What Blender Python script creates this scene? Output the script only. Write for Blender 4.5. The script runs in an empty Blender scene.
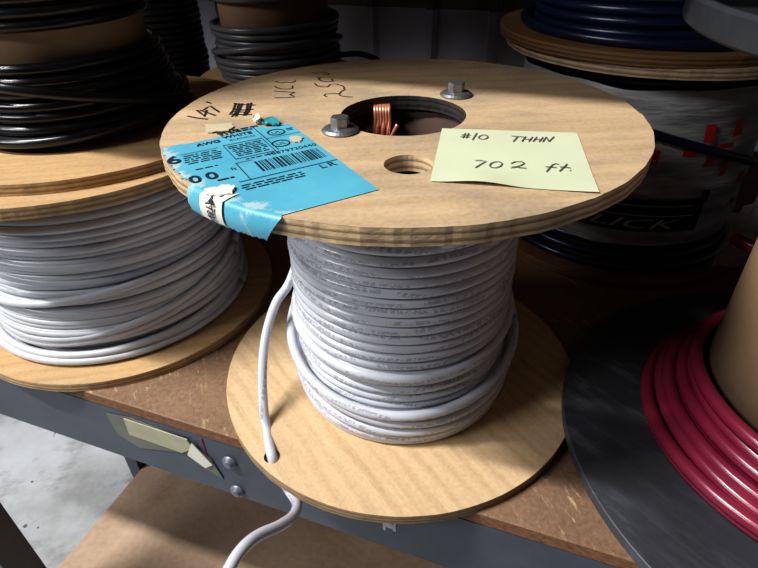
import bpy, bmesh, math, random
from mathutils import Vector, Matrix
import numpy as np

# Everything is laid out in reel radii (1 unit = one flange radius = 15 cm) and scaled to metres at the end.
S = 0.15
PI = math.pi
random.seed(7)
C = bpy.context.scene.collection

# ------------------------------------------------------------------ camera (fitted to the flange ellipses)
F, PITCH, ROLL, YAW = 545.3, 0.613, -0.022, 0.051
CAM = Vector((0, -2.346, 2.29))

def ray(px, py):
    x, y = (px - 379) / F, -(py - 284) / F
    c, s = math.cos(ROLL), math.sin(ROLL)
    x, y = c * x - s * y, s * x + c * y
    return turn(x, y, 1.0)

def turn(x, y, w):
    d = (x, w * math.cos(PITCH) + y * math.sin(PITCH), -w * math.sin(PITCH) + y * math.cos(PITCH))
    c, s = math.cos(YAW), math.sin(YAW)
    return Vector((c * d[0] - s * d[1], s * d[0] + c * d[1], d[2]))

def spot(px, py, z):                      # measured point of the photo on the horizontal plane z
    r = ray(px, py)
    return CAM + r * ((z - CAM.z) / r.z)

def deep(px, py, dist):                   # measured point at a depth in front of the lens
    return CAM + ray(px, py) * dist

# ------------------------------------------------------------------ materials
def new_mat(name):
    m = bpy.data.materials.new(name); m.use_nodes = True
    nt = m.node_tree; b = nt.nodes['Principled BSDF']
    return m, nt, b

def N(nt, typ, **kw):
    n = nt.nodes.new(typ)
    for k, v in kw.items():
        setattr(n, k, v)
    return n

def coords(nt, scale=(1, 1, 1), kind='Object', rot=(0, 0, 0)):
    tc = N(nt, 'ShaderNodeTexCoord'); mp = N(nt, 'ShaderNodeMapping', vector_type='TEXTURE')
    k = 1.0 if kind != 'Object' else 1.0 / S
    mp.inputs['Scale'].default_value = tuple(1 / (s * k) for s in scale)
    mp.inputs['Rotation'].default_value = rot
    nt.links.new(tc.outputs[kind], mp.inputs['Vector'])
    return mp.outputs['Vector']

def noise(nt, vec, scale, detail=4, rough=.55):
    n = N(nt, 'ShaderNodeTexNoise')
    n.inputs['Scale'].default_value = scale; n.inputs['Detail'].default_value = detail
    n.inputs['Roughness'].default_value = rough
    nt.links.new(vec, n.inputs['Vector'])
    return n.outputs['Fac']

def ramp(nt, fac, stops, interp='LINEAR'):
    r = N(nt, 'ShaderNodeValToRGB'); e = r.color_ramp; e.interpolation = interp
    while len(e.elements) < len(stops): e.elements.new(.5)
    for el, (p, c) in zip(e.elements, stops):
        el.position = p; el.color = tuple(c) + (1,) if len(c) == 3 else c
    nt.links.new(fac, r.inputs['Fac'])
    return r.outputs['Color']

def mix(nt, fac, a, b, blend='MIX'):
    m = N(nt, 'ShaderNodeMix', data_type='RGBA', blend_type=blend)
    for v, i in ((fac, 0), (a, 6), (b, 7)):
        if isinstance(v, (int, float)): m.inputs[i].default_value = v
        elif isinstance(v, tuple): m.inputs[i].default_value = v + (1,)
        else: nt.links.new(v, m.inputs[i])
    return m.outputs[2]

def math_n(nt, op, a, b=None):
    m = N(nt, 'ShaderNodeMath', operation=op)
    for i, v in enumerate((a, b)):
        if v is None: continue
        if isinstance(v, (int, float)): m.inputs[i].default_value = v
        else: nt.links.new(v, m.inputs[i])
    return m.outputs[0]

def bump(nt, b, h, strength, dist=.002):
    n = N(nt, 'ShaderNodeBump'); n.inputs['Strength'].default_value = strength; n.inputs['Distance'].default_value = dist
    nt.links.new(h, n.inputs['Height']); nt.links.new(n.outputs['Normal'], b.inputs['Normal'])

def srgb(r, g, b):
    f = lambda v: ((v / 255 + .055) / 1.055) ** 2.4 if v / 255 > .04045 else v / 255 / 12.92
    return (f(r), f(g), f(b))

def plain(name, col, rough=.5, metal=0.0, var=.12, scale=8):
    m, nt, b = new_mat(name)
    n = noise(nt, coords(nt), scale)
    nt.links.new(ramp(nt, n, [(.3, tuple(c * (1 - var) for c in col)), (.7, tuple(min(1, c * (1 + var)) for c in col))]), b.inputs['Base Color'])
    b.inputs['Roughness'].default_value = rough; b.inputs['Metallic'].default_value = metal
    return m

def plywood(name, light, dark, stain=.5, rot=0.0, rim_dark=(.12, .07, .035), rim_light=(.42, .29, .17), grainy=1.0):
    m, nt, b = new_mat(name)
    v = coords(nt, (.8, 13.0, 1), rot=(0, 0, rot))
    grain = noise(nt, v, 1.6, 6, .6)
    v2 = coords(nt, (1, 2.2, 1), rot=(0, 0, rot))
    w = N(nt, 'ShaderNodeTexWave', wave_type='RINGS', rings_direction='X')
    w.inputs['Scale'].default_value = 1.7; w.inputs['Distortion'].default_value = 3.5; w.inputs['Detail'].default_value = 2.5
    w.inputs['Detail Scale'].default_value = 1.3
    nt.links.new(v2, w.inputs['Vector'])
    face = ramp(nt, grain, [(.3, dark), (.62, light)])
    face = mix(nt, .16 * grainy, face, ramp(nt, w.outputs['Fac'], [(.0, tuple(c * .62 for c in dark)), (.6, light)]))
    big = noise(nt, coords(nt, (1, 1.6, 1)), 2.2, 5, .6)
    face = mix(nt, math_n(nt, 'MULTIPLY', ramp(nt, big, [(.46, (0, 0, 0)), (.75, (1, 1, 1))]), stain), face, (.25, .21, .17))
    fine = noise(nt, coords(nt), 60, 3)
    face = mix(nt, .12, face, ramp(nt, fine, [(.35, (.1, .07, .05)), (.6, light)]))
    # edge: plies by height
    g = N(nt, 'ShaderNodeTexCoord'); sx = N(nt, 'ShaderNodeSeparateXYZ'); nt.links.new(g.outputs['Generated'], sx.inputs[0])
    wob = math_n(nt, 'ADD', sx.outputs['Z'], math_n(nt, 'MULTIPLY', math_n(nt, 'SUBTRACT', noise(nt, coords(nt, (1, 1, 3)), 5), .5), .14))
    L, D = rim_light, rim_dark
    plies = ramp(nt, wob, [(0, L), (.17, tuple(c * .9 for c in L)), (.2, D), (.36, tuple(c * .6 for c in L)), (.4, L), (.58, L), (.62, D),
                           (.74, tuple(c * .7 for c in L)), (.78, L), (.93, tuple(c * 1.1 for c in L)), (1, tuple(c * .7 for c in L))])
    plies = mix(nt, ramp(nt, noise(nt, coords(nt, (1, 1, .6)), 9, 5), [(.45, (0, 0, 0)), (.75, (.4, .4, .4))]), plies, (.11, .09, .08))
    geo = N(nt, 'ShaderNodeNewGeometry'); sn = N(nt, 'ShaderNodeSeparateXYZ'); nt.links.new(geo.outputs['Normal'], sn.inputs[0])
    up = math_n(nt, 'GREATER_THAN', math_n(nt, 'ABSOLUTE', sn.outputs['Z']), .6)
    nt.links.new(mix(nt, up, plies, face), b.inputs['Base Color'])
    b.inputs['Roughness'].default_value = .62
    b.inputs['Specular IOR Level'].default_value = .3
    bump(nt, b, mix(nt, up, noise(nt, coords(nt, (1, 1, 2)), 22, 5), grain), .35, .0015)
    return m

def wire_mat(name, col, rough=.25, printed=False, var=.1, spec=.5, coat=0.0):
    m, nt, b = new_mat(name)
    tc = N(nt, 'ShaderNodeTexCoord'); sx = N(nt, 'ShaderNodeSeparateXYZ'); nt.links.new(tc.outputs['UV'], sx.inputs[0])
    n = noise(nt, coords(nt), 5)
    c = ramp(nt, n, [(.3, tuple(k * (1 - var) for k in col)), (.7, tuple(min(1, k * (1 + var)) for k in col))])
    if printed:
        cv = N(nt, 'ShaderNodeCombineXYZ'); nt.links.new(sx.outputs['X'], cv.inputs[0])
        slow = noise(nt, cv.outputs[0], 1.1, 1)                      # the line of lettering wanders round the wire
        off = math_n(nt, 'MULTIPLY', math_n(nt, 'SUBTRACT', slow, .5), 1.6)
        vv = math_n(nt, 'ABSOLUTE', math_n(nt, 'SUBTRACT', math_n(nt, 'FRACT', math_n(nt, 'ADD', math_n(nt, 'ADD', sx.outputs['Y'], .5), off)), .5))
        band = math_n(nt, 'LESS_THAN', vv, .06)
        cv2 = N(nt, 'ShaderNodeCombineXYZ'); nt.links.new(sx.outputs['X'], cv2.inputs[0]); nt.links.new(math_n(nt, 'MULTIPLY', sx.outputs['Y'], .12), cv2.inputs[1])
        letters = math_n(nt, 'GREATER_THAN', noise(nt, cv2.outputs[0], 66, 1), .48)
        words = math_n(nt, 'GREATER_THAN', noise(nt, cv.outputs[0], 7, 1), .42)
        k = math_n(nt, 'MULTIPLY', math_n(nt, 'MULTIPLY', band, letters), words)
        c = mix(nt, math_n(nt, 'MULTIPLY', k, .42), c, (.11, .11, .14))
    nt.links.new(c, b.inputs['Base Color'])
    b.inputs['Roughness'].default_value = rough
    b.inputs['Specular IOR Level'].default_value = spec
    b.inputs['Coat Weight'].default_value = coat; b.inputs['Coat Roughness'].default_value = .12
    return m

M = {}
M['ply_main'] = plywood('pale plywood dirty face', srgb(204, 177, 142), srgb(187, 158, 122), .8, rot=.12, rim_light=srgb(214, 186, 148), rim_dark=srgb(138, 112, 84))
M['ply_bottom'] = plywood('clean pale plywood', srgb(214, 185, 146), srgb(203, 171, 130), .12, rot=-.93, rim_light=srgb(172, 144, 108), rim_dark=srgb(140, 112, 80), grainy=1.5)
M['ply_left'] = plywood('warm plywood', srgb(200, 166, 122), srgb(184, 148, 104), .25, rot=.2, rim_light=srgb(204, 172, 130), rim_dark=srgb(150, 118, 86))
M['ply_right'] = plywood('dusty pale plywood', srgb(206, 178, 146), srgb(176, 146, 112), .4, rim_light=srgb(196, 170, 140), rim_dark=srgb(130, 100, 72))
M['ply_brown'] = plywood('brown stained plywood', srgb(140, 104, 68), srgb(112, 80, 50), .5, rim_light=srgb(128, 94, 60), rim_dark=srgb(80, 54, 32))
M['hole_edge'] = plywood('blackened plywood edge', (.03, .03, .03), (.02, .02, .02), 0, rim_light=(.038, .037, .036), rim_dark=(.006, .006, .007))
M['cardboard'] = plain('tan cardboard', srgb(158, 128, 98), .85, var=.08, scale=3)
M['core_tan'] = plain('smooth tan fibre core', srgb(154, 126, 98), .8, var=.05, scale=30)
M['core_dark'] = plain('dark cardboard core', srgb(70, 52, 44), .9)
M['core_brown'] = plain('brown fibre core', srgb(120, 92, 70), .8, var=.08)
M['white'] = wire_mat('white printed wire', (.57, .585, .645), .24, True, .03)
M['white_b'] = wire_mat('greyish white wire', (.56, .575, .62), .3, False, .06)
M['black'] = wire_mat('black wire', (.012, .013, .016), .24, False, .2)
M['grey'] = wire_mat('grey wire', (.10, .10, .11), .3, False, .1)
M['blue'] = wire_mat('dark blue wire', (.006, .012, .042), .3, False, .2)
M['red'] = wire_mat('crimson wire', (.21, .018, .045), .25, False, .12)
M['copper'] = plain('bare copper', srgb(240, 160, 130), .35, .6, .15, 30)
M['zinc'] = plain('zinc plated steel', srgb(150, 151, 155), .42, .85, .15, 25)
M['ink'] = plain('black marker ink', (.012, .011, .013), .6)
M['ink_soft'] = plain('thin dark ink', (.035, .022, .02), .7)
M['pencil'] = plain('pencil graphite', (.10, .11, .10), .5)
M['print'] = plain('label black print', (.012, .025, .04), .5)
M['dark_hole'] = plain('dark cavity', (.012, .010, .009), .9)

def m_board():
    m, nt, b = new_mat('particle board')
    v = coords(nt)
    base = ramp(nt, noise(nt, v, 2.2, 6, .6), [(.3, srgb(112, 88, 70)), (.7, srgb(146, 118, 94))])
    sp = noise(nt, coords(nt, (1.3, 1, 1)), 34, 4, .7)
    base = mix(nt, .35, base, ramp(nt, sp, [(.35, srgb(88, 62, 44)), (.65, srgb(158, 124, 96))]))
    scr = noise(nt, coords(nt, (5, 1.1, 1), rot=(0, 0, .7)), 5, 5, .75)
    pat = noise(nt, v, 1.5, 2)
    k = math_n(nt, 'MULTIPLY', ramp(nt, scr, [(.565, (0, 0, 0)), (.66, (1, 1, 1))]), ramp(nt, pat, [(.42, (0, 0, 0)), (.6, (.8, .8, .8))]))
    base = mix(nt, k, base, srgb(206, 176, 138))
    geo = N(nt, 'ShaderNodeNewGeometry'); sn = N(nt, 'ShaderNodeSeparateXYZ'); nt.links.new(geo.outputs['Normal'], sn.inputs[0])
    up = math_n(nt, 'GREATER_THAN', sn.outputs['Z'], .6)
    edge = ramp(nt, noise(nt, coords(nt, (1, 1, 2)), 26, 5, .7), [(.3, srgb(88, 58, 36)), (.7, srgb(154, 108, 68))])
    nt.links.new(mix(nt, up, edge, base), b.inputs['Base Color'])
    b.inputs['Roughness'].default_value = .6
    bump(nt, b, sp, .4, .001)
    return m
M['board'] = m_board()

def m_lower():
    m, nt, b = new_mat('lower shelf board')
    base = ramp(nt, noise(nt, coords(nt), .8, 6, .6), [(.3, srgb(176, 148, 124)), (.7, srgb(208, 182, 156))])
    nt.links.new(mix(nt, .2, base, ramp(nt, noise(nt, coords(nt), 12, 4), [(.35, srgb(120, 92, 70)), (.65, srgb(190, 160, 130))])), b.inputs['Base Color'])
    b.inputs['Roughness'].default_value = .55
    return m
M['lower'] = m_lower()

def m_steel():
    m, nt, b = new_mat('blue grey painted steel')
    v = coords(nt)
    base = ramp(nt, noise(nt, v, 2.5, 6, .65), [(.3, srgb(60, 67, 78)), (.7, srgb(76, 84, 97))])
    scr = noise(nt, coords(nt, (1.5, 1.5, 14), rot=(0, .06, 0)), 2.2, 5, .8)
    base = mix(nt, ramp(nt, scr, [(.66, (0, 0, 0)), (.74, (.5, .5, .5))]), base, srgb(140, 150, 165))
    nt.links.new(base, b.inputs['Base Color'])
    b.inputs['Roughness'].default_value = .42
    return m
M['steel'] = m_steel()
M['post'] = plain('warm grey painted post', srgb(120, 108, 98), .6)

def m_plastic():
    m, nt, b = new_mat('scuffed black plastic')
    v = coords(nt)
    scr = noise(nt, coords(nt, (6, 1, 1), rot=(0, 0, .75)), 2.4, 6, .8)
    pat = noise(nt, v, 1.6, 3)
    k = math_n(nt, 'MULTIPLY', ramp(nt, scr, [(.48, (0, 0, 0)), (.72, (1, 1, 1))]), ramp(nt, pat, [(.45, (.1, .1, .1)), (.7, (.8, .8, .8))]))
    c = mix(nt, k, ramp(nt, pat, [(.3, (.026, .028, .033)), (.7, (.058, .062, .072))]), (.24, .25, .28))
    nt.links.new(c, b.inputs['Base Color'])
    b.inputs['Roughness'].default_value = .48
    bump(nt, b, scr, .15, .001)
    return m
M['plastic'] = m_plastic()
M['grey_plastic'] = plain('dull grey black plastic rim', (.022, .024, .028), .5, 0, .35, 5)

def m_concrete():
    m, nt, b = new_mat('stained concrete')
    base = ramp(nt, noise(nt, coords(nt), .45, 8, .62), [(.3, srgb(140, 140, 138)), (.5, srgb(186, 188, 190)), (.7, srgb(206, 209, 214))])
    st = noise(nt, coords(nt, (1, 2, 1), rot=(0, 0, .6)), .9, 6, .7)
    base = mix(nt, ramp(nt, st, [(.52, (0, 0, 0)), (.74, (.75, .75, .75))]), base, srgb(92, 88, 80))
    dots = noise(nt, coords(nt), 3.6, 2, .4)
    base = mix(nt, ramp(nt, dots, [(.735, (0, 0, 0)), (.76, (.8, .8, .8))]), base, srgb(55, 50, 45))
    nt.links.new(base, b.inputs['Base Color']); b.inputs['Roughness'].default_value = .5
    return m
M['concrete'] = m_concrete()

def m_wall():
    m, nt, b = new_mat('two tone ribbed metal')
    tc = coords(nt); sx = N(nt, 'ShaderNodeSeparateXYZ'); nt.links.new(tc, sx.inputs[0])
    k = math_n(nt, 'LESS_THAN', sx.outputs['Z'], 1.16)  # lower part of the wall lighter, upper part darker
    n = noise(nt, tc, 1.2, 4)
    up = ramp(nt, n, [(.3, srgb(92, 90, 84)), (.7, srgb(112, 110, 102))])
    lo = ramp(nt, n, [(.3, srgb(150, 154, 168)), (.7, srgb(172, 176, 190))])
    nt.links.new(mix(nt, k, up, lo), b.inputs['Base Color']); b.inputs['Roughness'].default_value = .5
    return m
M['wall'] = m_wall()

def m_note():
    m, nt, b = new_mat('pale yellow sticky paper')
    nt.links.new(ramp(nt, noise(nt, coords(nt), 3, 3), [(.3, srgb(196, 202, 170)), (.7, srgb(204, 210, 179))]), b.inputs['Base Color'])
    b.inputs['Roughness'].default_value = .8
    return m
M['note'] = m_note()

def m_label():
    m, nt, b = new_mat('sky blue glossy label')
    v = coords(nt)
    c = ramp(nt, noise(nt, v, 4, 5), [(.3, srgb(82, 164, 190)), (.7, srgb(100, 180, 202))])
    wear = noise(nt, coords(nt, (1, 2.5, 1), rot=(0, 0, .9)), 7, 6, .75)
    d = N(nt, 'ShaderNodeVectorMath', operation='LENGTH'); sep = N(nt, 'ShaderNodeSeparateXYZ'); nt.links.new(v, sep.inputs[0])
    cb = N(nt, 'ShaderNodeCombineXYZ'); nt.links.new(sep.outputs['X'], cb.inputs[0]); nt.links.new(sep.outputs['Y'], cb.inputs[1])
    nt.links.new(cb.outputs[0], d.inputs[0])
    edge = ramp(nt, d.outputs['Value'], [(.90, (0, 0, 0)), (.985, (.3, .3, .3)), (1.0, (.14, .14, .14))])
    k = ramp(nt, math_n(nt, 'ADD', wear, edge), [(.70, (0, 0, 0)), (.80, (.7, .7, .7))])
    c = mix(nt, k, c, srgb(196, 208, 206))
    nt.links.new(c, b.inputs['Base Color']); b.inputs['Roughness'].default_value = .42
    bump(nt, b, wear, .2, .001)
    return m
M['label'] = m_label()
M['paper'] = plain('torn white paper', srgb(226, 222, 208), .8, 0, .06, 10)
M['old_paper'] = plain('yellowed paper strip', srgb(186, 176, 146), .8, 0, .12, 8)
M['teal'] = plain('teal tape scrap', srgb(60, 150, 160), .45)
M['card'] = plain('faded card', srgb(176, 172, 146), .6, 0, .1, 8)
M['bolt'] = plain('dull grey bolt', srgb(118, 124, 134), .4, .4)
M['tape'] = plain('yellowed clear tape', srgb(96, 96, 84), .3, 0, .2, 6)
M['red_ink'] = plain('red ink', srgb(120, 20, 50), .6)
M['white_paint'] = plain('white paint scuff', srgb(200, 205, 208), .6)

def m_wrap():
    m, nt, b = new_mat('printed plastic wrap')
    tc = N(nt, 'ShaderNodeTexCoord')
    wr = noise(nt, coords(nt, (1, 1, 5)), 3.2, 6, .65)
    c = ramp(nt, wr, [(.3, srgb(132, 132, 134)), (.7, srgb(196, 194, 192))])
    nt.links.new(c, b.inputs['Base Color'])
    b.inputs['Roughness'].default_value = .3
    bump(nt, b, wr, .6, .006)
    return m
M['wrap'] = m_wrap()
M['wrap_red'] = plain('red printed squares', srgb(190, 26, 30), .35, 0, .2, 6)
M['wrap_black'] = plain('black printed label', (.010, .010, .011), .3)
M['wrap_letter'] = plain('pale grey lettering', srgb(190, 190, 190), .4)
m, nt, b = new_mat('clear film'); b.inputs['Base Color'].default_value = (.8, .82, .84, 1); b.inputs['Roughness'].default_value = .12
b.inputs['Alpha'].default_value = .3
bump(nt, b, noise(nt, coords(nt), 6, 3), .5, .004)
M['film'] = m

# ------------------------------------------------------------------ object helpers
def link(name, me, parent=None, loc=(0, 0, 0), rotz=0):
    o = bpy.data.objects.new(name, me); C.objects.link(o)
    o.location = loc; o.rotation_euler = (0, 0, rotz); o.parent = parent
    return o

def thing(name, label, cat, loc=(0, 0, 0), rotz=0, group=None):
    o = link(name, None, None, loc, rotz)
    return tag(o, label, cat, group)

def tag(o, label=None, cat=None, group=None, kind=None):
    if label: o['label'] = label
    if cat: o['category'] = cat
    if group: o['group'] = group
    if kind: o['kind'] = kind
    return o

def mesh_py(name, verts, faces, mat, parent=None, smooth=False, uv=None, loc=(0, 0, 0), rotz=0):
    me = bpy.data.meshes.new(name); me.from_pydata([tuple(v) for v in verts], [], faces); me.update()
    for mm in (mat if isinstance(mat, list) else [mat]): me.materials.append(mm)
    if smooth: me.polygons.foreach_set('use_smooth', [True] * len(me.polygons))
    if uv is not None:
        l = me.uv_layers.new(name='UVMap'); l.data.foreach_set('uv', uv)
    return link(name, me, parent, loc, rotz)

def mesh_bm(name, bm, mat, parent=None, smooth=False, loc=(0, 0, 0), rotz=0):
    me = bpy.data.meshes.new(name); bmesh.ops.recalc_face_normals(bm, faces=bm.faces); bm.to_mesh(me); bm.free()
    for mm in (mat if isinstance(mat, list) else [mat]): me.materials.append(mm)
    if smooth: me.polygons.foreach_set('use_smooth', [True] * len(me.polygons))
    return link(name, me, parent, loc, rotz)

def box(bm, x0, x1, y0, y1, z0, z1):
    r = bmesh.ops.create_cube(bm, size=1)
    for v in r['verts']:
        v.co = Vector((x0 + (v.co.x + .5) * (x1 - x0), y0 + (v.co.y + .5) * (y1 - y0), z0 + (v.co.z + .5) * (z1 - z0)))
    return r['verts']

def bevel(bm, w, seg=2):
    bmesh.ops.bevel(bm, geom=[e for e in bm.edges], offset=w, segments=seg, affect='EDGES', profile=.6)

def sweep(paths, rad, sides=8, radial=None):
    """tubes along polylines -> verts, faces, uv; radial gives the reference outward axis (cx, cy)"""
    V, Fc, UV = [], [], []
    for P in paths:
        P = np.asarray(P, float); n = len(P)
        T = np.gradient(P, axis=0); T /= np.linalg.norm(T, axis=1)[:, None] + 1e-12
        if radial is not None:
            R = P.copy(); R[:, 0] -= radial[0]; R[:, 1] -= radial[1]; R[:, 2] = 0
        else:
            R = np.zeros_like(P); r = np.array([0, -.5, .85])
            for i in range(n):
                r = r - T[i] * (r @ T[i]); r /= np.linalg.norm(r) + 1e-12; R[i] = r
        R -= T * (R * T).sum(1)[:, None]; R /= np.linalg.norm(R, axis=1)[:, None] + 1e-12
        B = np.cross(T, R)
        L = np.concatenate([[0], np.cumsum(np.linalg.norm(np.diff(P, axis=0), axis=1))]) + random.random() * 20
        base = len(V)
        rr = rad if np.ndim(rad) else np.full(n, rad)
        for i in range(n):
            for k in range(sides):
                a = 2 * PI * k / sides
                V.append(tuple(P[i] + rr[i] * (math.cos(a) * R[i] + math.sin(a) * B[i])))
        for i in range(n - 1):
            for k in range(sides):
                k2 = (k + 1) % sides
                Fc.append((base + i * sides + k, base + i * sides + k2, base + (i + 1) * sides + k2, base + (i + 1) * sides + k))
                a0, a1 = k / sides, (k + 1) / sides
                UV += [L[i], a0, L[i], a1, L[i + 1], a1, L[i + 1], a0]
        Fc.append(tuple(base + k for k in reversed(range(sides)))); UV += [0, .5] * sides
        Fc.append(tuple(base + (n - 1) * sides + k for k in range(sides))); UV += [0, .5] * sides
    return V, Fc, UV

def tube(name, paths, rad, mat, parent=None, sides=8, radial=None, loc=(0, 0, 0)):
    V, Fc, UV = sweep(paths, rad, sides, radial)
    return mesh_py(name, V, Fc, mat, parent, True, UV, loc)

def spline(pts, n=14):
    P = [Vector(p) for p in pts]; P = [P[0] * 2 - P[1]] + P + [P[-1] * 2 - P[-2]]; out = []
    for i in range(1, len(P) - 2):
        for k in range(n):
            t = k / n
            a, b, c, d = P[i - 1], P[i], P[i + 1], P[i + 2]
            out.append(.5 * ((2 * b) + (c - a) * t + (2 * a - 5 * b + 4 * c - d) * t * t + (3 * b - a - 3 * c + d) * t ** 3))
    out.append(P[-2])
    return [tuple(p) for p in out]

def wob(rng, lo, hi, k=4):
    ts = [(rng.uniform(lo, hi), rng.uniform(0, 2 * PI), rng.uniform(.5, 1)) for _ in range(k)]
    return lambda a: sum(m * math.sin(f * a + p) for f, p, m in ts) / k

def winding(z0, z1, rfn, d, seed, jr=.008, jz=.006, seg=72, pitch=None, tilt=0.0):
    rng = random.Random(seed); pitch = pitch or d * 1.0
    turns = max(1, round((z1 - z0 - d) / pitch)); n = int(turns * seg)
    wr, wz = wob(rng, .25, 1.3), wob(rng, .25, 1.3)
    th0 = PI / 2 + rng.uniform(-.4, .4); out = []
    for i in range(n + 1):
        a = 2 * PI * i / seg; t = i / n
        z = z0 + d / 2 + (z1 - z0 - d) * t
        r = rfn(z) - d / 2 + jr * wr(a)
        z += jz * wz(a) + tilt * math.sin(a + th0 + seed) * math.sin(PI * t)
        out.append((r * math.cos(a + th0), r * math.sin(a + th0), z))
    return out

def loop(r, z, tilt=0, ph=0, dx=0, dy=0, a0=0, a1=2 * PI, dr=0, seg=80):
    out = []
    for i in range(seg + 1):
        a = a0 + (a1 - a0) * i / seg; rr = r + dr * i / seg
        out.append((dx + rr * math.cos(a), dy + rr * math.sin(a), z + tilt * math.sin(a + ph)))
    return out

def disc(name, R, z0, z1, holes, mats, parent, seg=220, rough=.004, seed=1, loc=(0, 0, 0), hole_mat=0):
    """round board with round holes: filled outline, thickness, ragged rim"""
    rng = random.Random(seed); bm = bmesh.new()
    def ring(cx, cy, r, n, jit=0):
        w = wob(rng, 3, 40, 9)
        vs = []
        for i in range(n):
            a = 2 * PI * i / n; rr = r + jit * (w(a) + .5 * rng.uniform(-1, 1) * .5)
            vs.append(bm.verts.new((cx + rr * math.cos(a), cy + rr * math.sin(a), z1)))
        return [bm.edges.new((vs[i], vs[(i + 1) % n])) for i in range(n)]
    e = ring(0, 0, R, seg, rough)
    for (cx, cy, r) in holes: e += ring(cx, cy, r, 64 if r > .12 else 28, rough * .35)
    bmesh.ops.triangle_fill(bm, edges=e, use_beauty=True, use_dissolve=False)
    top = list(bm.faces)
    for f in top:
        if f.normal.z < 0: f.normal_flip()
    ex = bmesh.ops.extrude_face_region(bm, geom=top)
    vv = [g for g in ex['geom'] if isinstance(g, bmesh.types.BMVert)]
    wl = wob(rng, 5, 30, 6)
    for v in vv:
        v.co.z = z0
        a = math.atan2(v.co.y, v.co.x)
        if abs(math.hypot(v.co.x, v.co.y) - R) < .05: v.co.x *= 1 + rough * wl(a); v.co.y *= 1 + rough * wl(a)
    bm.faces.ensure_lookup_table()
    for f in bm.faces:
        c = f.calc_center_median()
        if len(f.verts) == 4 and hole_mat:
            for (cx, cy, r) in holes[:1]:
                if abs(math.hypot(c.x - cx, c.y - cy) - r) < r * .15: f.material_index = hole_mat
    o = mesh_bm(name, bm, mats, parent, False, loc)
    bv = o.modifiers.new('edge', 'BEVEL'); bv.width = .004 * S; bv.segments = 1; bv.limit_method = 'ANGLE'; bv.angle_limit = 1.0
    return o

def drum(name, r0, r1, z0, z1, mat, parent, seg=72, loc=(0, 0, 0)):
    V, Fc = [], []
    for i in range(seg):
        a = 2 * PI * i / seg; c, s = math.cos(a), math.sin(a)
        V += [(r1 * c, r1 * s, z0), (r1 * c, r1 * s, z1), (r0 * c, r0 * s, z1), (r0 * c, r0 * s, z0)]
    for i in range(seg):
        j = (i + 1) % seg
        for k in range(4):
            k2 = (k + 1) % 4
            Fc.append((4 * i + k, 4 * j + k, 4 * j + k2, 4 * i + k2))
    return mesh_py(name, V, Fc, mat, parent, True, None, loc)

def strokes(lines, w):
    """flat pen strokes from polylines of (x, y, z)"""
    V, Fc = [], []
    for L in lines:
        L = [Vector(p) for p in L]
        for i, p in enumerate(L):
            t = (L[min(i + 1, len(L) - 1)] - L[max(i - 1, 0)]); t.z = 0
            if t.length < 1e-9: t = Vector((1, 0, 0))
            t.normalize(); nn = Vector((-t.y, t.x, 0)) * w * .5
            b = len(V); V += [tuple(p - nn), tuple(p + nn)]
            if i: Fc.append((b - 2, b, b + 1, b - 1))
    return V, Fc

def text_tris(s, size, align='LEFT', shear=0.0, bold=0.0):
    cu = bpy.data.curves.new('lettering', 'FONT'); cu.body = s; cu.size = size; cu.align_x = align
    cu.shear = shear; cu.offset = bold; cu.resolution_u = 3
    ob = bpy.data.objects.new('lettering', cu); C.objects.link(ob)
    bpy.context.view_layer.update()
    me = bpy.data.meshes.new_from_object(ob.evaluated_get(bpy.context.evaluated_depsgraph_get()))
    V = [tuple(v.co) for v in me.vertices]; Fc = [tuple(p.vertices) for p in me.polygons]
    bpy.data.objects.remove(ob); bpy.data.curves.remove(cu); bpy.data.meshes.remove(me)
    return V, Fc

class Acc:                                  # collects flat artwork given in (u, v) and maps it to space
    def __init__(self, fn): self.V, self.F, self.fn = [], [], fn
    def add(self, V, Fc):
        b = len(self.V); self.V += [self.fn(v[0], v[1]) for v in V]; self.F += [tuple(b + i for i in f) for f in Fc]
    def rect(self, u0, v0, u1, v1, nu=1):
        V, Fc = [], []
        for i in range(nu + 1):
            u = u0 + (u1 - u0) * i / nu; V += [(u, v0), (u, v1)]
        for i in range(nu): Fc.append((2 * i, 2 * i + 2, 2 * i + 3, 2 * i + 1))
        self.add(V, Fc)
    def text(self, s, u, v, size, **k):
        V, Fc = text_tris(s, size, **k); self.add([(a[0] + u, a[1] + v) for a in V], Fc)
    def ellipse(self, u, v, a, b, w, n=28):
        V, Fc = [], []
        for i in range(n):
            t = 2 * PI * i / n; V += [(u + a * math.cos(t), v + b * math.sin(t)), (u + (a - w) * math.cos(t), v + (b - w) * math.sin(t))]
        for i in range(n):
            j = (i + 1) % n; Fc.append((2 * i, 2 * j, 2 * j + 1, 2 * i + 1))
        self.add(V, Fc)
    def build(self, name, mat, parent, loc=(0, 0, 0)):
        return mesh_py(name, self.V, self.F, mat, parent, False, None, loc)

# ------------------------------------------------------------------ the setting
bm = bmesh.new(); box(bm, -30, 22, -22, 10, -6.6, -6.3)
tag(mesh_bm('floor', bm, M['concrete']), kind='structure')

ANG = math.radians(-17.958)
Dv = Vector((.95128, -.30832, 0)); Nv = Vector((-.30832, -.95128, 0)); O0 = Nv * .7468   # rack front plane
def rackpt(p): p = Vector(p); return (Dv.dot(p), .7468 - Nv.dot(p), p.z)

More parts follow.
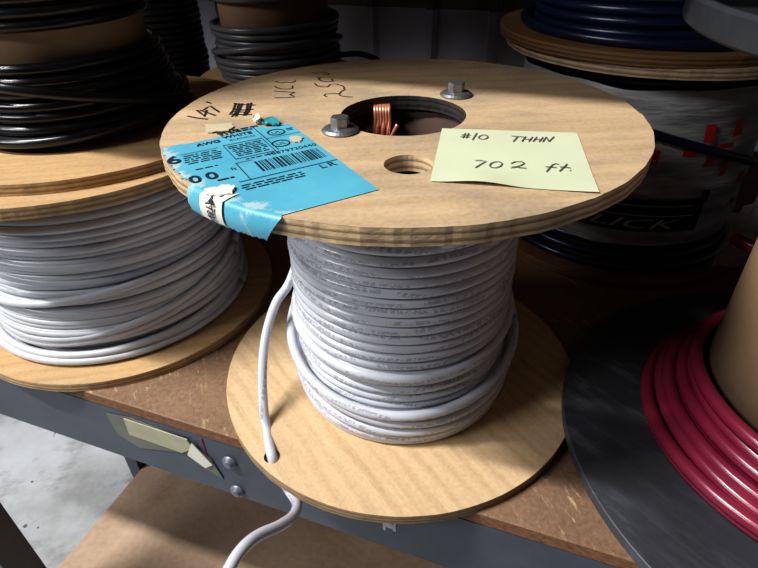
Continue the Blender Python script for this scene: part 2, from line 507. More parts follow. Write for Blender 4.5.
# ribbed metal wall behind the rack (in rack axes)
WY = 5.9; V, Fc = [], []
xs = []; x = -18.0
while x < 16:
    xs += [(x, 0), (x + .62, 0), (x + .66, -.10), (x + .74, -.10), (x + .78, 0)]; x += .80
for (x, dy) in xs: V += [(x, WY + dy, -6.3), (x, WY + dy, 1.16), (x, WY + dy, 9)]
for i in range(len(xs) - 1):
    for k in range(2): Fc.append((3 * i + k, 3 * i + 3 + k, 3 * i + 4 + k, 3 * i + 1 + k))
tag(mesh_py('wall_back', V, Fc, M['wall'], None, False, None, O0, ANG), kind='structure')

# ------------------------------------------------------------------ the storage rack
rack = thing('storage_rack', 'blue grey steel storage rack with brown particle board shelves under all the reels', 'shelving', O0, ANG)
bm = bmesh.new(); box(bm, -7, 6.5, 0, 5.2, -.085, 0); bevel(bm, .006, 1)
mesh_bm('shelf_board', bm, M['board'], rack)
# front beam: C section
prof = [(0.0, -.087), (0.0, -.555), (.16, -.555), (.16, -.535), (.02, -.535), (.02, -.107), (.3, -.107), (.3, -.087)]
V, Fc = [], []
for x in (-7, 6.5): V += [(x, y, z) for y, z in prof]
n8 = len(prof)
for i in range(n8): Fc.append((i, (i + 1) % n8, n8 + (i + 1) % n8, n8 + i))
Fc += [tuple(range(n8)), tuple(reversed(range(n8, 2 * n8)))]
beam = mesh_py('front_beam', V, Fc, M['steel'], rack)
for z in (-.237, -.50):
    V, Fc = [], []
    prof2 = [(.046, 0), (.044, -.012), (.030, -.016), (.028, -.026), (.016, -.030), (0.0, -.030)]
    for (r, y) in prof2:
        for k in range(20): V.append((-.748 + r * math.cos(2 * PI * k / 20), y, z + r * math.sin(2 * PI * k / 20)))
    for j in range(len(prof2) - 1):
        for k in range(20): Fc.append((20 * j + k, 20 * j + (k + 1) % 20, 20 * j + 20 + (k + 1) % 20, 20 * j + 20 + k))
    mesh_py('bolt', V, Fc, M['bolt'], beam, True)
bm = bmesh.new(); box(bm, .15, .165, -.003, -.001, -.395, -.235); box(bm, .205, .22, -.003, -.001, -.375, -.25); box(bm, .16, .21, -.003, -.001, -.36, -.32)
mesh_bm('paint_scuff', bm, M['white_paint'], beam)
bm = bmesh.new(); box(bm, -.905, -.897, -.003, -.001, -.30, -.10)
mesh_bm('ink_line', bm, M['red_ink'], beam)
# card holder taped on the beam
def face_poly(name, pts, off, mat, parent):
    V = [(x, off, z) for x, z in pts]; k = len(V); V += [(x, off - .006, z) for x, z in pts]
    Fc = [tuple(range(k)), tuple(reversed(range(k, 2 * k)))] + [(i, i + k, (i + 1) % k + k, (i + 1) % k) for i in range(k)]
    return mesh_py(name, V, Fc, mat, parent)
def bp(px, py):                           # measured point on the beam's front face
    r = ray(px, py); t = (.7468 - Nv.dot(CAM)) / Nv.dot(r); p = CAM + r * t
    return (Dv.dot(p), p.z)
tape = face_poly('clear_tape', [bp(107, 413), bp(130, 417), bp(190, 441), bp(212, 459), bp(224, 478), bp(206, 468), bp(186, 452), bp(140, 447), bp(118, 433)], -.001, M['tape'], rack)
face_poly('card', [bp(125, 417), bp(188, 438), bp(194, 447), bp(183, 451), bp(131, 433)], -.008, M['card'], tape)
face_poly('torn_card_end', [bp(193, 441), bp(214, 463), bp(207, 466), bp(189, 453)], -.010, M['paper'], tape)
# uprights
def post(x0, x1, y0, y1, z0, z1):
    bm = bmesh.new(); t = .03
    box(bm, x0, x1, y0, y0 + t, z0, z1); box(bm, x0, x0 + t, y0 + t, y1, z0, z1); box(bm, x1 - t, x1, y0 + t, y1, z0, z1)
    return mesh_bm('upright_post', bm, M['steel'], rack)
post(-4.92, -4.51, .02, .36, -6.3, -.56)
post(-5.42, -5.18, 2.45, 2.66, -6.3, -.087)
post(-6.4, -6.05, 4.85, 5.2, -6.3, -.087)
post(6.1, 6.5, .02, .36, -6.3, -.56)
post(6.1, 6.5, 4.85, 5.2, -6.3, -.087)
bm = bmesh.new(); box(bm, -5.16, 6.5, .05, 5.2, -5.6, -5.5)
mesh_bm('lower_shelf_board', bm, M['lower'], rack)
bm = bmesh.new(); box(bm, -5.16, 6.5, .05, .09, -6.05, -5.6); box(bm, -5.16, -5.12, .09, 5.2, -6.05, -5.6)
mesh_bm('lower_beam', bm, M['steel'], rack)
upper = thing('upper_shelf', 'shelf above the reels that shades the back of the rack', 'shelf', O0 + Vector((0, 0, 4.6)), ANG)
bm = bmesh.new(); box(bm, -9, 7, 0, 5.8, 0, .09)
mesh_bm('shelf_board', bm, M['board'], upper)
bm = bmesh.new(); box(bm, -9, 7, -.02, .02, -.38, 0)
mesh_bm('front_beam', bm, M['steel'], upper)
pst = thing('steel_post', 'narrow grey steel post standing behind the rack at the left', 'post', O0 + Dv * -3.62 - Nv * 5.35 + Vector((0, 0, -6.3)), ANG)
bm = bmesh.new(); box(bm, -.16, .16, 0, .03, 0, 10.2); box(bm, -.16, -.13, .03, .3, 0, 10.2)
mesh_bm('angle_bar', bm, M['post'], pst)
bm = bmesh.new(); box(bm, -.25, .25, -.08, .34, 0, .04)
mesh_bm('foot_plate', bm, M['post'], pst)

# ------------------------------------------------------------------ main reel
H, T = 1.536, .064
main = thing('cable_reel', 'plywood reel of white wire at centre with blue label and note on its top flange', 'cable reel')
SH = (.020, -.548, .086)
top = disc('top_flange', 1.0, H - T, H, [(0, 0, .27), SH], [M['ply_main'], M['hole_edge']], main, 260, .006, 3, hole_mat=1)
HX, HY = -.633, -.657
disc('bottom_flange', 1.0, 0, .058, [(-.010, 0, .27), (HX + .012, HY - .038, .040)], [M['ply_bottom']], main, 240, .002, 5, loc=(-.012, .036, 0))
drum('core', .29, .345, .05, H - T, M['core_dark'], main)
WD = .0505
main_r = lambda z: .560 - .012 * max(0, (z - 1.0)) / .4
paths = [winding(.058, H - T, main_r, WD, 11, .004, .005, 84), winding(.058, H - T, lambda z: main_r(z) - .040, WD, 12, .004, .004, 60)]
tube('wire_coil', paths, WD / 2, M['white'], main, 10, (0, 0))
r2 = WD / 2
lp = [loop(.612, .405, .125, .05, 0, .028), loop(.595, .345, .125, -.25, 0, .016), loop(.564, .57, .07, .1, 0, .006), loop(.556, .085, .0, 0, .0, -.004), loop(.566, .145, .030, .15, 0, -.004), loop(.575, .205, .04, -.3, 0, -.006)]
for p in lp: tube('loose_turn', [p], r2, M['white'], main, 10, (0, 0))
# free end: leaves the coil, drops through the flange hole, springs out over the shelf edge
run = [(-.49, .26, .90), deep(291, 279, 2.99)]
for k, (px, py) in enumerate(((276, 303), (266, 335), (262.5, 370), (263.5, 405), (267, 432))): run.append(deep(px, py, 2.96 - .026 * (k + 1)))
run += [(HX, HY - .005, .07), (HX + .02, HY - .03, -.02), deep(290, 492, 2.76), deep(297, 504, 2.62), deep(293, 516, 2.46), deep(279, 526, 2.32), deep(259, 535, 2.22),
        deep(243, 548, 2.14), deep(229, 569, 2.08), deep(216, 600, 2.05)]
tube('wire_end', [spline(run, 10)], r2 * .98, M['white'], main, 12)

# copper inner end seen in the centre hole
cp = []
for k in range(6):
    x = -.132 + k * .013
    cp.append(spline([(x, .295, 1.47), (x, .25, 1.495), (x + .002, .205, 1.49), (x + .004, .195, 1.44), (x - .003, .19 - .012 * (k % 2), 1.38), (x + .002, .19, 1.30)], 6))
cp.append(spline([(-.070, .18, 1.34), (-.045, .17, 1.39), (-.025, .17, 1.43)], 6))
tube('copper_strand', cp, .0095, M['copper'], main, 8)

# through-bolts
def carriage_bolt(x, y, yaw):
    V, Fc = [], []
    prof = [(.0, .000), (.073, .000), (.076, .008), (.066, .016), (.047, .022)]
    for (r, z) in prof:
        for k in range(30): a = 2 * PI * k / 30; V.append((r * math.cos(a), r * math.sin(a), z))
    for j in range(len(prof) - 1):
        for k in range(30): Fc.append((30 * j + k, 30 * j + (k + 1) % 30, 30 * j + 30 + (k + 1) % 30, 30 * j + 30 + k))
    Fc.append(tuple(range(30 * (len(prof) - 1), 30 * len(prof))))
    b = mesh_py('bolt', V, Fc, M['zinc'], main, False, None, (x, y, H), yaw)
    bm = bmesh.new()
    vs0 = [bm.verts.new((.040 * math.cos(PI / 3 * k), .040 * math.sin(PI / 3 * k), .02)) for k in range(6)]
    vs1 = [bm.verts.new((.039 * math.cos(PI / 3 * k), .039 * math.sin(PI / 3 * k), .060)) for k in range(6)]
    bm.faces.new(vs1); bm.faces.new(list(reversed(vs0)))
    for k in range(6): bm.faces.new((vs0[k], vs0[(k + 1) % 6], vs1[(k + 1) % 6], vs1[k]))
    bevel(bm, .004, 2)
    mesh_bm('hex_head', bm, M['zinc'], b)
carriage_bolt(-.250, -.215, .35)
carriage_bolt(.247, .265, .1)

# writing on the top flange
ZT = H + .0015
def pix(lines, x0, y0, k, z=ZT): return [[spot(x0 + a / k, y0 + c / k, z) for a, c in L] for L in lines]
L147 = [[(62, 218), (150, 236), (235, 245)], [(140, 168), (175, 195), (205, 222), (226, 168)], [(168, 168), (235, 192), (300, 214)], [(198, 168), (225, 148), (256, 134), (290, 158), (332, 186)], [(218, 97), (262, 112)]]
LHASH = [[(418, 206), (448, 170), (470, 110)], [(436, 224), (470, 190), (498, 112)], [(470, 222), (500, 170), (524, 112)], [(536, 214), (560, 170), (572, 110)], [(552, 214), (582, 170), (600, 106)],
         [(452, 112), (540, 122), (634, 126)], [(448, 160), (530, 168), (620, 160)], [(424, 200), (520, 206), (604, 204)], [(440, 182), (590, 186)]]
V, Fc = strokes(pix(L147 + LHASH, 180, 90, 8.42), .011)
mesh_py('marker_writing', V, Fc, M['ink'], top)
LW = [[(100, 246), (170, 245), (241, 240), (222, 230), (205, 222), (225, 215), (241, 208), (170, 204), (98, 200)],
      [(100, 166), (115, 176), (150, 185), (195, 186), (224, 180), (224, 164)],
      [(104, 130), (125, 140), (155, 144), (182, 136), (190, 140), (220, 141), (243, 132), (240, 126)]]
L25 = [[(462, 238), (442, 231), (452, 219), (500, 216), (540, 217)], [(640, 240), (600, 239), (556, 232), (543, 220), (560, 202), (588, 187)],
       [(376, 146), (395, 164), (430, 170), (466, 170), (486, 152), (520, 151), (560, 160), (580, 172), (578, 184)],
       [(385, 104), (420, 106), (400, 118), (430, 132), (475, 137), (505, 130), (490, 116)], [(362, 70), (385, 80), (400, 68), (440, 68), (470, 78), (472, 90), (440, 86)]]
V, Fc = strokes(pix(LW + L25, 260, 62, 6.89), .0085)
mesh_py('pen_writing', V, Fc, M['ink_soft'], top)

# blue shipping label: flat on the flange and folded over the rim
LC, LU, LV = Vector((-.081, -.756)), Vector((.848, .530)), Vector((-.530, .848))
def lab(u, v, lift=.0025):
    p = LC + LU * u + LV * v; r = p.length
    if r > 1.0:
        e = r - 1.0; q = p / r
        rad = 1.006 + lift + .012 * math.sin(min(1, e / .1) * PI)
        return (q.x * rad, q.y * rad, H + lift - e)
    return (p.x, p.y, H + lift)
rng = random.Random(21); tw = wob(rng, 8, 60, 8); tw2 = wob(rng, 10, 50, 6)
st = .008; grid = {}; V, Fc = [], []
a_lo = math.atan2(-.72, -.70)
def inside(u, v):
    p = LC + LU * u + LV * v; r = p.length; a = math.atan2(p.y, p.x)
    if v < (-.004 if r < 1 else -.03) + .003 * tw2(u * 2) or u > .0: return False
    if v > .745 + .022 * tw(u) + (.03 if -.24 < u < -.1 else 0): return False
    if a < 0 and a > a_lo: return r < 1.088 + .006 * tw(a * 3)
    return r < .992 + .012 * tw2(a * 4)
for i in range(-115, 1):
    for j in range(-1, 106):
        u, v = i * st, j * st
        if all(inside(u + du * st * .5, v + dv * st * .5) for du, dv in ((0, 0),)):
            q = []
            for du, dv in ((-.5, -.5), (.5, -.5), (.5, .5), (-.5, .5)):
                k = (2 * i + int(du * 2), 2 * j + int(dv * 2))
                if k not in grid: grid[k] = len(V); V.append(lab(k[0] * st / 2, k[1] * st / 2))
                q.append(grid[k])
            Fc.append(tuple(q))
label = mesh_py('shipping_label', V, Fc, M['label'], main, True)
label['label'] = 'torn sky blue printed shipping label folded over the rim'
A = Acc(lambda u, v: lab(u, v, .0045))
A.text('6', -.530, .560, .105, bold=.002)
A.text('AWG', -.395, .684, .038, bold=.001); A.text('WHITE', -.285, .710, .038, bold=.001); A.text('BLANCO', -.272, .672, .026)
A.text('0', -.500, .358, .085, bold=.0018); A.text('0', -.444, .358, .085, bold=.0018); A.text('ft', -.352, .392, .035); A.text('L', -.082, .243, .050); A.text('R', -.050, .243, .050)
A.text('18879720440', -.200, .452, .036)
for (a, c) in ((-.083, .671), (-.112, .545)):
    A.ellipse(a, c, .036, .036, .006); A.text('UL', a, c - .012, .034, align='CENTER')
    A.rect(a + .045, c + .01, a + .075, c + .016); A.rect(a + .045, c - .006, a + .07, c - .001)
def lineblock(u0, u1, v1, v0, rows, h, sd):
    r = random.Random(sd)
    for k in range(rows):
        v = v1 - (v1 - v0) * (k + .5) / rows; u = u0 + r.uniform(0, .01)
        while u < u1 - .01:
            w = min(r.uniform(.01, .04), u1 - u); A.rect(u, v - h / 2, u + w, v + h / 2); u += w + r.uniform(.004, .009)
lineblock(-.300, -.165, .625, .500, 7, .0056, 1)
lineblock(-.475, -.330, .618, .520, 5, .0056, 2)
lineblock(-.46, -.38, .475, .455, 1, .0056, 3)
lineblock(-.28, -.17, .472, .456, 1, .0056, 4)
lineblock(-.370, -.140, .262, .210, 3, .0056, 5)
lineblock(-.30, -.12, .800, .770, 1, .014, 6)
lineblock(-.29, -.14, .772, .752, 1, .013, 7)
lineblock(-.42, -.36, .345, .328, 1, .010, 8)
for (u0, v0, u1, v1) in ((-.310, .636, -.155, .640), (-.310, .482, -.155, .486), (-.310, .482, -.307, .640), (-.158, .482, -.155, .640), (-.145, .49, -.141, .78), (-.145, .62, -.0, .623),
                         (-.322, .288, -.318, .445), (-.36, .284, 0, .288), (-.322, .445, -.26, .448), (-.47, .628, -.33, .631)):
    A.rect(u0, v0, u1, v1)
r = random.Random(9); u = -.262
while u < -.022:
    w = r.choice([.0025, .004, .006, .009]); A.rect(u, .330, u + w, .425); u += w + r.choice([.003, .004, .006])
A.build('printing', M['print'], label)
# white sticker across the fold and paper scraps at the torn edges
def polar_patch(name, a0, a1, r0, r1, mat, parent, lift=.006, n=14, k=12, fn=None):
    V, Fc = [], []
    for i in range(n + 1):
        for j in range(k + 1):
            a = a0 + (a1 - a0) * i / n; rr = r0 + (r1 - r0) * j / k
            if fn: rr += fn(i / n, j / k)
            x, y = rr * math.cos(a), rr * math.sin(a); e = rr - 1
            if e > 0:
                q = 1.008 + lift + .012 * math.sin(min(1, e / .1) * PI); V.append((q * math.cos(a), q * math.sin(a), H + lift - e))
            else: V.append((x, y, H + lift))
    for i in range(n):
        for j in range(k): Fc.append((i * (k + 1) + j, (i + 1) * (k + 1) + j, (i + 1) * (k + 1) + j + 1, i * (k + 1) + j + 1))
    return mesh_py(name, V, Fc, mat, parent, True)
aw0, aw1 = math.atan2(-.78, -.64), math.atan2(-.83, -.54)
polar_patch('white_sticker', aw0, aw1, .955, 1.083, M['paper'], label, fn=lambda s, t: .012 * math.sin(s * 17) * (1 - t))
A = Acc(lambda u, v: (lambda a, rr: ((1.02 + .010) * math.cos(a), (1.02 + .010) * math.sin(a), H - (rr - 1)) if rr > 1 else (rr * math.cos(a), rr * math.sin(a), H + .009))(aw0 + .075 - u, 1.0 + v))
for (s, v0, dv) in (('INSTAL', .0, 0),):
    Vt, Ft = text_tris(s, .045, bold=.0015)
    A.add([(-q[1] + .03, -q[0] * .75 + .085) for q in Vt], [tuple(reversed(f)) for f in Ft])
A.build('sticker_printing', M['print'], label)
def scrap(name, pts, mat, parent, lift=.006, curl=.0):
    V = []; k = len(pts)
    rj = random.Random(int(pts[0][0])); fine = []
    for i in range(len(pts)):
        (ax, ay), (bx, by) = pts[i], pts[(i + 1) % len(pts)]
        for q in range(4): fine.append((ax + (bx - ax) * q / 4 + rj.uniform(-1, 1) * .9, ay + (by - ay) * q / 4 + rj.uniform(-1, 1) * .45))
    pts = fine; k = len(pts)
    for i, (px, py) in enumerate(pts):
        p = spot(px, py, H); V.append((p.x, p.y, H + lift + (curl if i % 2 else 0)))
    V += [(x, y, z - .004) for x, y, z in V]
    Fc = [tuple(range(k)), tuple(reversed(range(k, 2 * k)))] + [(i, i + k, (i + 1) % k + k, (i + 1) % k) for i in range(k)]
    return mesh_py(name, V, Fc, mat, parent)
scrap('paper_scrap', [(206, 126), (232, 124.5), (234, 128), (228, 132), (207, 134)], M['old_paper'], label, .007)
scrap('paper_scrap', [(253, 121), (258, 118), (262, 122), (258, 126), (254, 125)], M['paper'], label, .012, .012)
scrap('tape_scrap', [(262, 125), (272, 120), (280, 124), (279, 127), (266, 127)], M['teal'], label, .010, .010)
scrap('paper_scrap', [(289, 139), (296, 137), (303, 139), (300, 144), (291, 143)], M['old_paper'], label, .0075)
scrap('paper_scrap', [(206, 191), (228, 187), (236, 189), (232, 196), (218, 199), (205, 196)], M['paper'], label, .0085, .004)

# ------------------------------------------------------------------ sticky note lying on the flange
note = thing('sticky_note', 'pale yellow square paper note with pencil writing on the centre reel', 'note', (0, 0, 0))
c = [spot(430, 182, H), spot(599, 194, H), spot(577, 133.5, H), spot(442, 129, H)]
V, Fc = [], []; n = 18
def notez(s, t): return H + .003 + .012 * max(0, 1 - t * 4) * math.sin(PI * min(1, s * 1.6)) ** 2 + .014 * max(0, s - .75) * 4 * max(0, .25 - t)
def notept(s, t, dz=0):
    p = c[0].lerp(c[1], s).lerp(c[3].lerp(c[2], s), t); return (p.x, p.y, notez(s, t) + dz)
for i in range(n + 1):
    for j in range(n + 1): V.append(notept(i / n, j / n))
for i in range(n):
    for j in range(n): a = i * (n + 1) + j; Fc.append((a, a + n + 1, a + n + 2, a + 1))
sheet = mesh_py('paper_sheet', V, Fc, M['note'], note, True)
def arc(cx, cy, rx, ry, tilt=0, n=14):
    return [(cx + rx * math.cos(t) + tilt * ry * math.sin(t), cy + ry * math.sin(t)) for t in [2 * PI * k / n + 1 for k in range(n + 1)]]
LN = [[(149, 33), (138, 54)], [(163, 33), (152, 54)], [(131, 40), (170, 42)], [(127, 48), (166, 50)], [(197, 33), (178, 62)], arc(224, 50, 19, 9, -.4),
      [(342, 45), (394, 49)], [(370, 47), (350, 69)], [(403, 47), (386, 69)], [(432, 49), (415, 69)], [(393, 58), (424, 59)], [(450, 49), (433, 69)], [(476, 50), (459, 70)], [(440, 59), (468, 60)],
      [(490, 49), (474, 70)], [(490, 49), (500, 69)], [(500, 69), (522, 48)],
      [(190, 148), (212, 148), (236, 152), (214, 164), (190, 179)], arc(277, 166, 25, 13, -.5), [(340, 161), (360, 153), (385, 153), (398, 160), (382, 169), (356, 177), (338, 180), (352, 174), (375, 178), (406, 181)],
      [(543, 166), (530, 161), (516, 166), (505, 178), (490, 196)], [(486, 174), (510, 176), (534, 178)], [(578, 163), (562, 178), (545, 194)], [(546, 175), (592, 179)], [(588, 189), (594, 191)]]
for part in (LN[:17], LN[17:]):
    V, Fc = strokes(pix(part, 430, 125, 4.21, H + .006), .0052)
    mesh_py('pencil_writing', V, Fc, M['pencil'], note)

# ------------------------------------------------------------------ left stack: white wire reel below, black wire reel on top
left = thing('cable_reel', 'plywood reel of greyish white wire under the reel of black wire', 'cable reel', (-1.95, .80, 0))
disc('bottom_flange', 1.0, 0, .058, [(0, 0, .2)], [M['ply_left']], left, 200, .003, 31)
disc('top_flange', 1.0, 1.10, 1.165, [(0, 0, .2)], [M['ply_left']], left, 200, .004, 32, loc=(-.03, .02, 0))
drum('core', .3, .4, .05, 1.1, M['core_brown'], left)
lr = lambda z: .80 - .06 * max(0, z - .5) / .6 + .02 * math.sin(z * 9)
WL = .048
tube('wire_coil', [winding(.16, 1.09, lr, WL, 41, .016, .014, 72, .046, .05), winding(.058, 1.09, lambda z: lr(z) - .042, WL, 42, .01, .012, 60), winding(.2, 1.0, lambda z: lr(z) + .010, WL, 43, .03, .03, 72, .10, .09)],
     WL / 2, M['white_b'], left, 8, (0, 0))
for (r_, z_, t_, p_, dx, dy) in ((.835, .092, .0, 0, -.02, -.01), (.79, .115, .02, 1, .0, -.02), (.815, .165, .045, .4, -.01, -.01), (.79, .26, .10, .9, .01, -.01), (.80, .34, .13, .6, .01, 0), (.80, .45, .10, 2.0, 0, 0)):
    tube('loose_turn', [loop(r_, z_, t_, p_, dx, dy)], WL / 2, M['white_b'], left, 8, (0, 0))

blk = thing('cable_reel', 'plywood reel of glossy black wire stacked on top of the greyish white wire reel', 'cable reel', (-1.95, .95, 1.166))
disc('bottom_flange', 1.0, 0, .060, [(0, 0, .2)], [M['ply_left']], blk, 200, .003, 51)
disc('top_flange', 1.0, 1.35, 1.41, [(0, 0, .2)], [M['ply_left']], blk, 200, .003, 52)
drum('core', .38, .455, .05, 1.36, M['cardboard'], blk)
br = lambda z: .605 - .085 * min(1, max(0, (z - .1) / .4))
WB = .058
tube('wire_coil', [winding(.060, .515, br, WB, 53, .012, .008, 72), winding(.060, .50, lambda z: br(z) - .045, WB, 54, .01, .01, 60),
                   winding(.590, 1.34, lambda z: .505, WB, 55, .006, .006, 72)], WB / 2, M['black'], blk, 8, (0, 0))
tube('loose_turn', [loop(.618, .27, .16, 3.75, .01, -.01)], WB / 2, M['black'], blk, 8, (0, 0))
tube('loose_turn', [loop(.61, .16, .05, .6, 0, -.01)], WB / 2, M['black'], blk, 8, (0, 0))

# ------------------------------------------------------------------ right stack: wrapped blue wire reel, another blue reel on it
RA = (1.745, 1.85, 0)
ra = thing('cable_reel', 'pale plywood reel of blue wire in printed plastic wrap, behind the centre reel', 'cable reel', RA)
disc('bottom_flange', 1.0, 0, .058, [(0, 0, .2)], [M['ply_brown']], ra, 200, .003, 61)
disc('top_flange', 1.0, 1.435, 1.50, [(0, 0, .2)], [M['ply_right']], ra, 200, .005, 62)
drum('core', .3, .4, .05, 1.44, M['core_brown'], ra)
arr = lambda z: .92 - .10 * min(1, max(0, (z - .12) / .12))
tube('wire_coil', [winding(.058, 1.43, arr, .062, 63, .006, .006, 72)], .031, M['blue'], ra, 8, (0, 0))
rw = random.Random(5); w1, w2 = wob(rw, 3, 14, 6), wob(rw, 3, 12, 5)
def wrapr(a, z): return .842 + .010 * w1(a + z * 3) + .008 * math.sin(z * 21 + 3 * w2(a))
V, Fc = [], []; na, nz = 150, 40
for i in range(na):
    for j in range(nz + 1):
        a = 2 * PI * i / na; z = .27 + (1.335 - .27) * j / nz + .03 * w2(a) * (1 if j in (0, nz) else 0); rr = wrapr(a, z)
        V.append((rr * math.cos(a), rr * math.sin(a), z))
for i in range(na):
    for j in range(nz): b_ = (i + 1) % na; Fc.append((i * (nz + 1) + j, b_ * (nz + 1) + j, b_ * (nz + 1) + j + 1, i * (nz + 1) + j + 1))
wrap = mesh_py('plastic_wrap', V, Fc, M['wrap'], ra, True)
def onwrap(lift): return lambda u, v: ((wrapr(u, v) + lift) * math.cos(u), (wrapr(u, v) + lift) * math.sin(u), v)
def wang(px, py):                          # measured point -> (angle, height) on the wrap
    r_ = ray(px, py); o = CAM - Vector(RA); aa = r_.x ** 2 + r_.y ** 2; bb = 2 * (o.x * r_.x + o.y * r_.y); cc = o.x ** 2 + o.y ** 2 - .842 ** 2
    t = (-bb - math.sqrt(max(0, bb * bb - 4 * aa * cc))) / (2 * aa); p = o + r_ * t
    return math.atan2(p.y, p.x), p.z
def wrapquad(acc, px0, py0, px1, py1, n=8):
    (a0, z0), (a1, z1) = wang(px0, py1), wang(px1, py0)
    acc.rect(a0, z0, a1, z1, n)
for q in ((701, 124, 717, 142), (731, 118, 745, 136), (681, 149, 697, 156), (702, 152, 716, 167), (717, 160, 728, 176), (735, 170, 744, 182), (728, 195, 735, 208), (716, 141, 732, 148), (648, 150, 660, 164)):
    A = Acc(onwrap(.012)); wrapquad(A, *q); A.build('red_square', M['wrap_red'], wrap)
onband = lambda r_: (lambda u, v: (r_ * math.cos(u), r_ * math.sin(u), v))
A = Acc(onband(.866))
(a0, z0), (a1, z1) = wang(575, 226), wang(703, 196)
zt, zb = wang(690, 198)[1], wang(690, 228)[1]
aL, aR = wang(545, 215)[0], wang(700, 205)[0]
A.rect(aL, zb, aR, zt, 30); A.rect(aR - .04, zt - .02, aR + .02, zt + .06, 3)
A.build('black_band', M['wrap_black'], wrap)
A = Acc(onband(.870))
hh = zt - zb
A.rect(aL, zb + hh * .50, aR - .05, zb + hh * .53, 24); A.rect(aL, zb + hh * .80, aR - .10, zb + hh * .83, 24)
Vt, Ft = text_tris('SLICK', hh * .42, shear=.35)
w_ = max(p[0] for p in Vt); ae = aR - .16; as_ = ae - .85
A.add([(as_ + p[0] / w_ * (ae - as_), zb + hh * .12 + p[1]) for p in Vt], Ft)
A.build('lettering', M['wrap_letter'], wrap)
# stray blue wire over the wrap
cr = []
for px, py in ((560, 118), (600, 122), (640, 129), (670, 138), (700, 147), (725, 154), (748, 160)):
    a, z = wang(px, py); cr.append((.872 * math.cos(a), .872 * math.sin(a), z))
tube('loose_turn', [spline(cr, 8)], .030, M['blue'], ra, 8, (0, 0))

rb = thing('cable_reel', 'brown plywood reel of dark blue wire on top of the plastic wrapped reel', 'cable reel', (1.69, 1.85, 1.501))
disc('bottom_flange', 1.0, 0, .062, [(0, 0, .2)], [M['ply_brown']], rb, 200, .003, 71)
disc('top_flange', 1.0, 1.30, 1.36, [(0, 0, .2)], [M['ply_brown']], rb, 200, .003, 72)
drum('core', .3, .4, .05, 1.31, M['core_brown'], rb)
tube('wire_coil', [winding(.062, 1.29, lambda z: .79 - .05 * min(1, z / .4), .062, 73, .008, .008, 72)], .031, M['blue'], rb, 8, (0, 0))
tube('loose_turn', [loop(.86, .095, .0, 0, .02, -.02)], .031, M['blue'], rb, 8, (0, 0))

# ------------------------------------------------------------------ right front: black plastic reel of red wire
rp = thing('cable_reel', 'black plastic reel of crimson wire at the right front of the shelf', 'cable reel', (2.10, -.52, 0))
disc('bottom_flange', 1.24, .062, .12, [(0, 0, .3)], [M['plastic']], rp, 260, .0, 81, loc=(-.035, -.062, 0))
drum('foot_ring', .80, .95, 0, .063, M['plastic'], rp, 90)
# upper flange with raised rim
prof = [(.35, 1.90), (1.20, 1.90), (1.235, 1.893), (1.25, 1.905), (1.25, 1.985), (1.238, 1.998), (1.215, 1.995), (1.205, 1.955), (.35, 1.955)]
V, Fc = [], []; sg = 200; k = len(prof)
for i in range(sg):
    a = 2 * PI * i / sg
    for (r_, z_) in prof: V.append((r_ * math.cos(a), r_ * math.sin(a), z_))
for i in range(sg):
    j = (i + 1) % sg
    for q in range(k): Fc.append((i * k + q, j * k + q, j * k + (q + 1) % k, i * k + (q + 1) % k))
mesh_py('top_flange', V, Fc, M['grey_plastic'], rp, False, None, (.15, .11, 0))
drum('core', .52, .625, .11, 1.92, M['core_tan'], rp, 96, (.02, .02, 0))
RWD = .066; rr_ = RWD / 2
rng = random.Random(88)
pp = []
for (r_, z_) in ((.835, .153), (.77, .156), (.80, .212), (.735, .21), (.70, .155), (.76, .268), (.695, .262), (.72, .322), (.675, .33), (.68, .39)):
    pp.append(loop(r_, z_, .012, rng.uniform(0, 6), rng.uniform(-.01, .01), rng.uniform(-.01, .01)))
tube('wire_coil', pp, rr_, M['red'], rp, 10, (0, 0))
tube('loose_turn', [loop(.83, .20, .035, 2.4, -.02, -.01)], rr_, M['red'], rp, 10, (0, 0))
t0 = Vector((2.10, -.52, 0))
tube('wire_end', [spline([deep(735, 238, 3.05) - t0, deep(745, 244, 3.0) - t0, deep(760, 250, 2.95) - t0, deep(790, 262, 2.9) - t0, deep(830, 300, 2.75) - t0, Vector((.62, .66, .45)), Vector((.76, .30, .20))], 8)], .036, M['red'], rp, 10)

# ------------------------------------------------------------------ back of the shelf
GX, GY = -1.20, 3.20
gb = thing('cable_reel', 'low wooden reel under the grey wire reel at the back of the shelf', 'cable reel', (GX, GY, 0))
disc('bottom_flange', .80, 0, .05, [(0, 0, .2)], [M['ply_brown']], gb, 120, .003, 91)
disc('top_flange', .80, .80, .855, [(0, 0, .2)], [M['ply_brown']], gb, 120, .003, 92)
drum('core', .3, .38, .04, .81, M['core_brown'], gb)
tube('wire_coil', [winding(.05, .79, lambda z: .62, .06, 93, .006, .006, 60)], .03, M['grey'], gb, 8, (0, 0))
g = thing('cable_reel', 'wooden reel of grey wire with bare brown core band at the back', 'cable reel', (GX, GY, .856))
disc('bottom_flange', .80, 0, .05, [(0, 0, .2)], [M['ply_left']], g, 120, .003, 94)
disc('top_flange', .80, 1.25, 1.30, [(0, 0, .2)], [M['ply_left']], g, 120, .003, 95)
drum('core', .42, .50, .04, 1.26, M['core_brown'], g)
tube('wire_coil', [winding(.05, .60, lambda z: .585 - .02 * math.sin(z * 20), .056, 96, .02, .012, 60), winding(.05, .58, lambda z: .545, .056, 97, .01, .01, 60),
                   winding(.72, 1.24, lambda z: .565, .056, 98, .008, .008, 60)], .028, M['grey'], g, 8, (0, 0))
tube('loose_turn', [loop(.60, .33, .10, 2.6)], .028, M['grey'], g, 8, (0, 0))
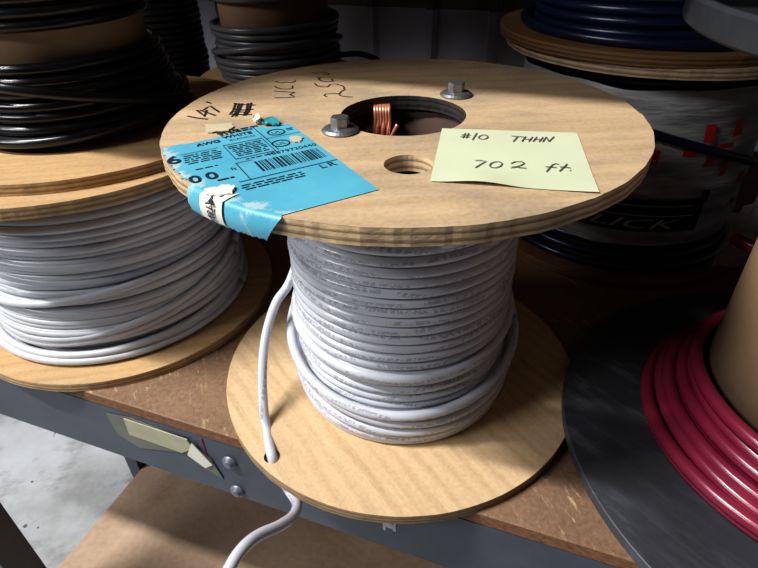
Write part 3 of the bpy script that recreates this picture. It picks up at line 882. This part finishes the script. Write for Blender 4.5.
tube('wire_end', [spline([(.50, -.20, .28), (.60, -.12, .25), (.80, -.05, .24), (1.0, -.1, .16), (1.15, -.2, -.05), (1.2, -.3, -.4), (1.25, -.35, -.70)], 8)], .026, M['black'], g, 8)
dk = thing('cable_reel', 'dark reel of black wire deep in the shadow behind the stacked black reel', 'cable reel', (-2.60, 3.9, 0))
disc('bottom_flange', .5, 0, .05, [(0, 0, .2)], [M['ply_brown']], dk, 120, .003, 101)
disc('top_flange', .5, 2.2, 2.25, [(0, 0, .2)], [M['ply_brown']], dk, 120, .003, 102)
drum('core', .25, .32, .04, 2.2, M['core_brown'], dk)
tube('wire_coil', [winding(.05, 2.19, lambda z: .44, .06, 103, .02, .01, 60)], .03, M['black'], dk, 8, (0, 0))

# crumpled clear film at the right
film = thing('plastic_film', 'crumpled scrap of clear plastic film beside the wrapped reel', 'plastic film', (0, 0, 0))
V, Fc = [], []; fw = wob(random.Random(3), 2, 9, 6); fw2 = wob(random.Random(4), 2, 9, 6); n = 16
q = [deep(712, 268, 3.42), deep(770, 262, 3.30), deep(768, 196, 3.35), deep(728, 214, 3.45)]
for i in range(n + 1):
    for j in range(n + 1):
        p = q[0].lerp(q[1], i / n).lerp(q[3].lerp(q[2], i / n), j / n)
        p = p + Vector((.02 * fw(j * .12 + i * .05), .07 * fw2(i * .12 - j * .08), .02 * fw(i * .15 + 2)))
        V.append(tuple(p))
for i in range(n):
    for j in range(n): a = i * (n + 1) + j; Fc.append((a, a + n + 1, a + n + 2, a + 1))
mesh_py('film_sheet', V, Fc, M['film'], film, False)

# ------------------------------------------------------------------ light: ceiling strip light in front of the rack, plus an added fill
def area(name, loc, target, sx, sy, power, col=(1, .985, .965), roll_to=None):
    l = bpy.data.lights.new(name, 'AREA'); l.shape = 'RECTANGLE'; l.size = sx * S; l.size_y = sy * S; l.energy = power; l.color = col
    o = link(name, l); o.location = loc
    z = (Vector(loc) - Vector(target)).normalized(); x = Dv - z * Dv.dot(z); x.normalize(); y = z.cross(x)
    o.rotation_euler = Matrix((x, y, z)).transposed().to_euler()
    return o
K = 13.5
RT = .45
area('strip_or_fill_light', tuple(O0 + Nv * (RT * K) - Dv * 11 + Vector((0, 0, 4.6 + K))), (0, 0, 1), 8, .6, 134)
area('strip_or_fill_light', tuple(O0 + Nv * 11 - Dv * 13 + Vector((0, 0, 11.5))), (0, 0, 0), 8, 3, 36, (.95, .97, 1))  # added soft fill from the front left, not a ceiling fixture
w = bpy.data.worlds.new('dim warehouse'); bpy.context.scene.world = w; w.use_nodes = True
bg = w.node_tree.nodes['Background']; bg.inputs['Color'].default_value = (.8, .9, 1, 1); bg.inputs['Strength'].default_value = .042

# ------------------------------------------------------------------ camera
cd = bpy.data.cameras.new('camera'); cam = link('camera', cd)
cd.sensor_width = 36; cd.lens = 36 * F / 758; cd.clip_start = .01
cr_, sr_ = math.cos(ROLL), math.sin(ROLL)
# image axes after roll: x_img -> (c, s), y_img -> (-s, c)
rx = turn(cr_, sr_, 0); uy = turn(-sr_, cr_, 0); fw_ = turn(0, 0, 1)
cam.rotation_euler = Matrix((rx, uy, -fw_)).transposed().to_euler()
cam.location = CAM
bpy.context.scene.camera = cam

# ------------------------------------------------------------------ to metres
for me in bpy.data.meshes:
    me.transform(Matrix.Scale(S, 4))
for o in bpy.data.objects:
    o.location = o.location * S
sc = bpy.context.scene
sc.view_settings.view_transform = 'Standard'; sc.view_settings.look = 'Medium High Contrast'; sc.view_settings.exposure = 0
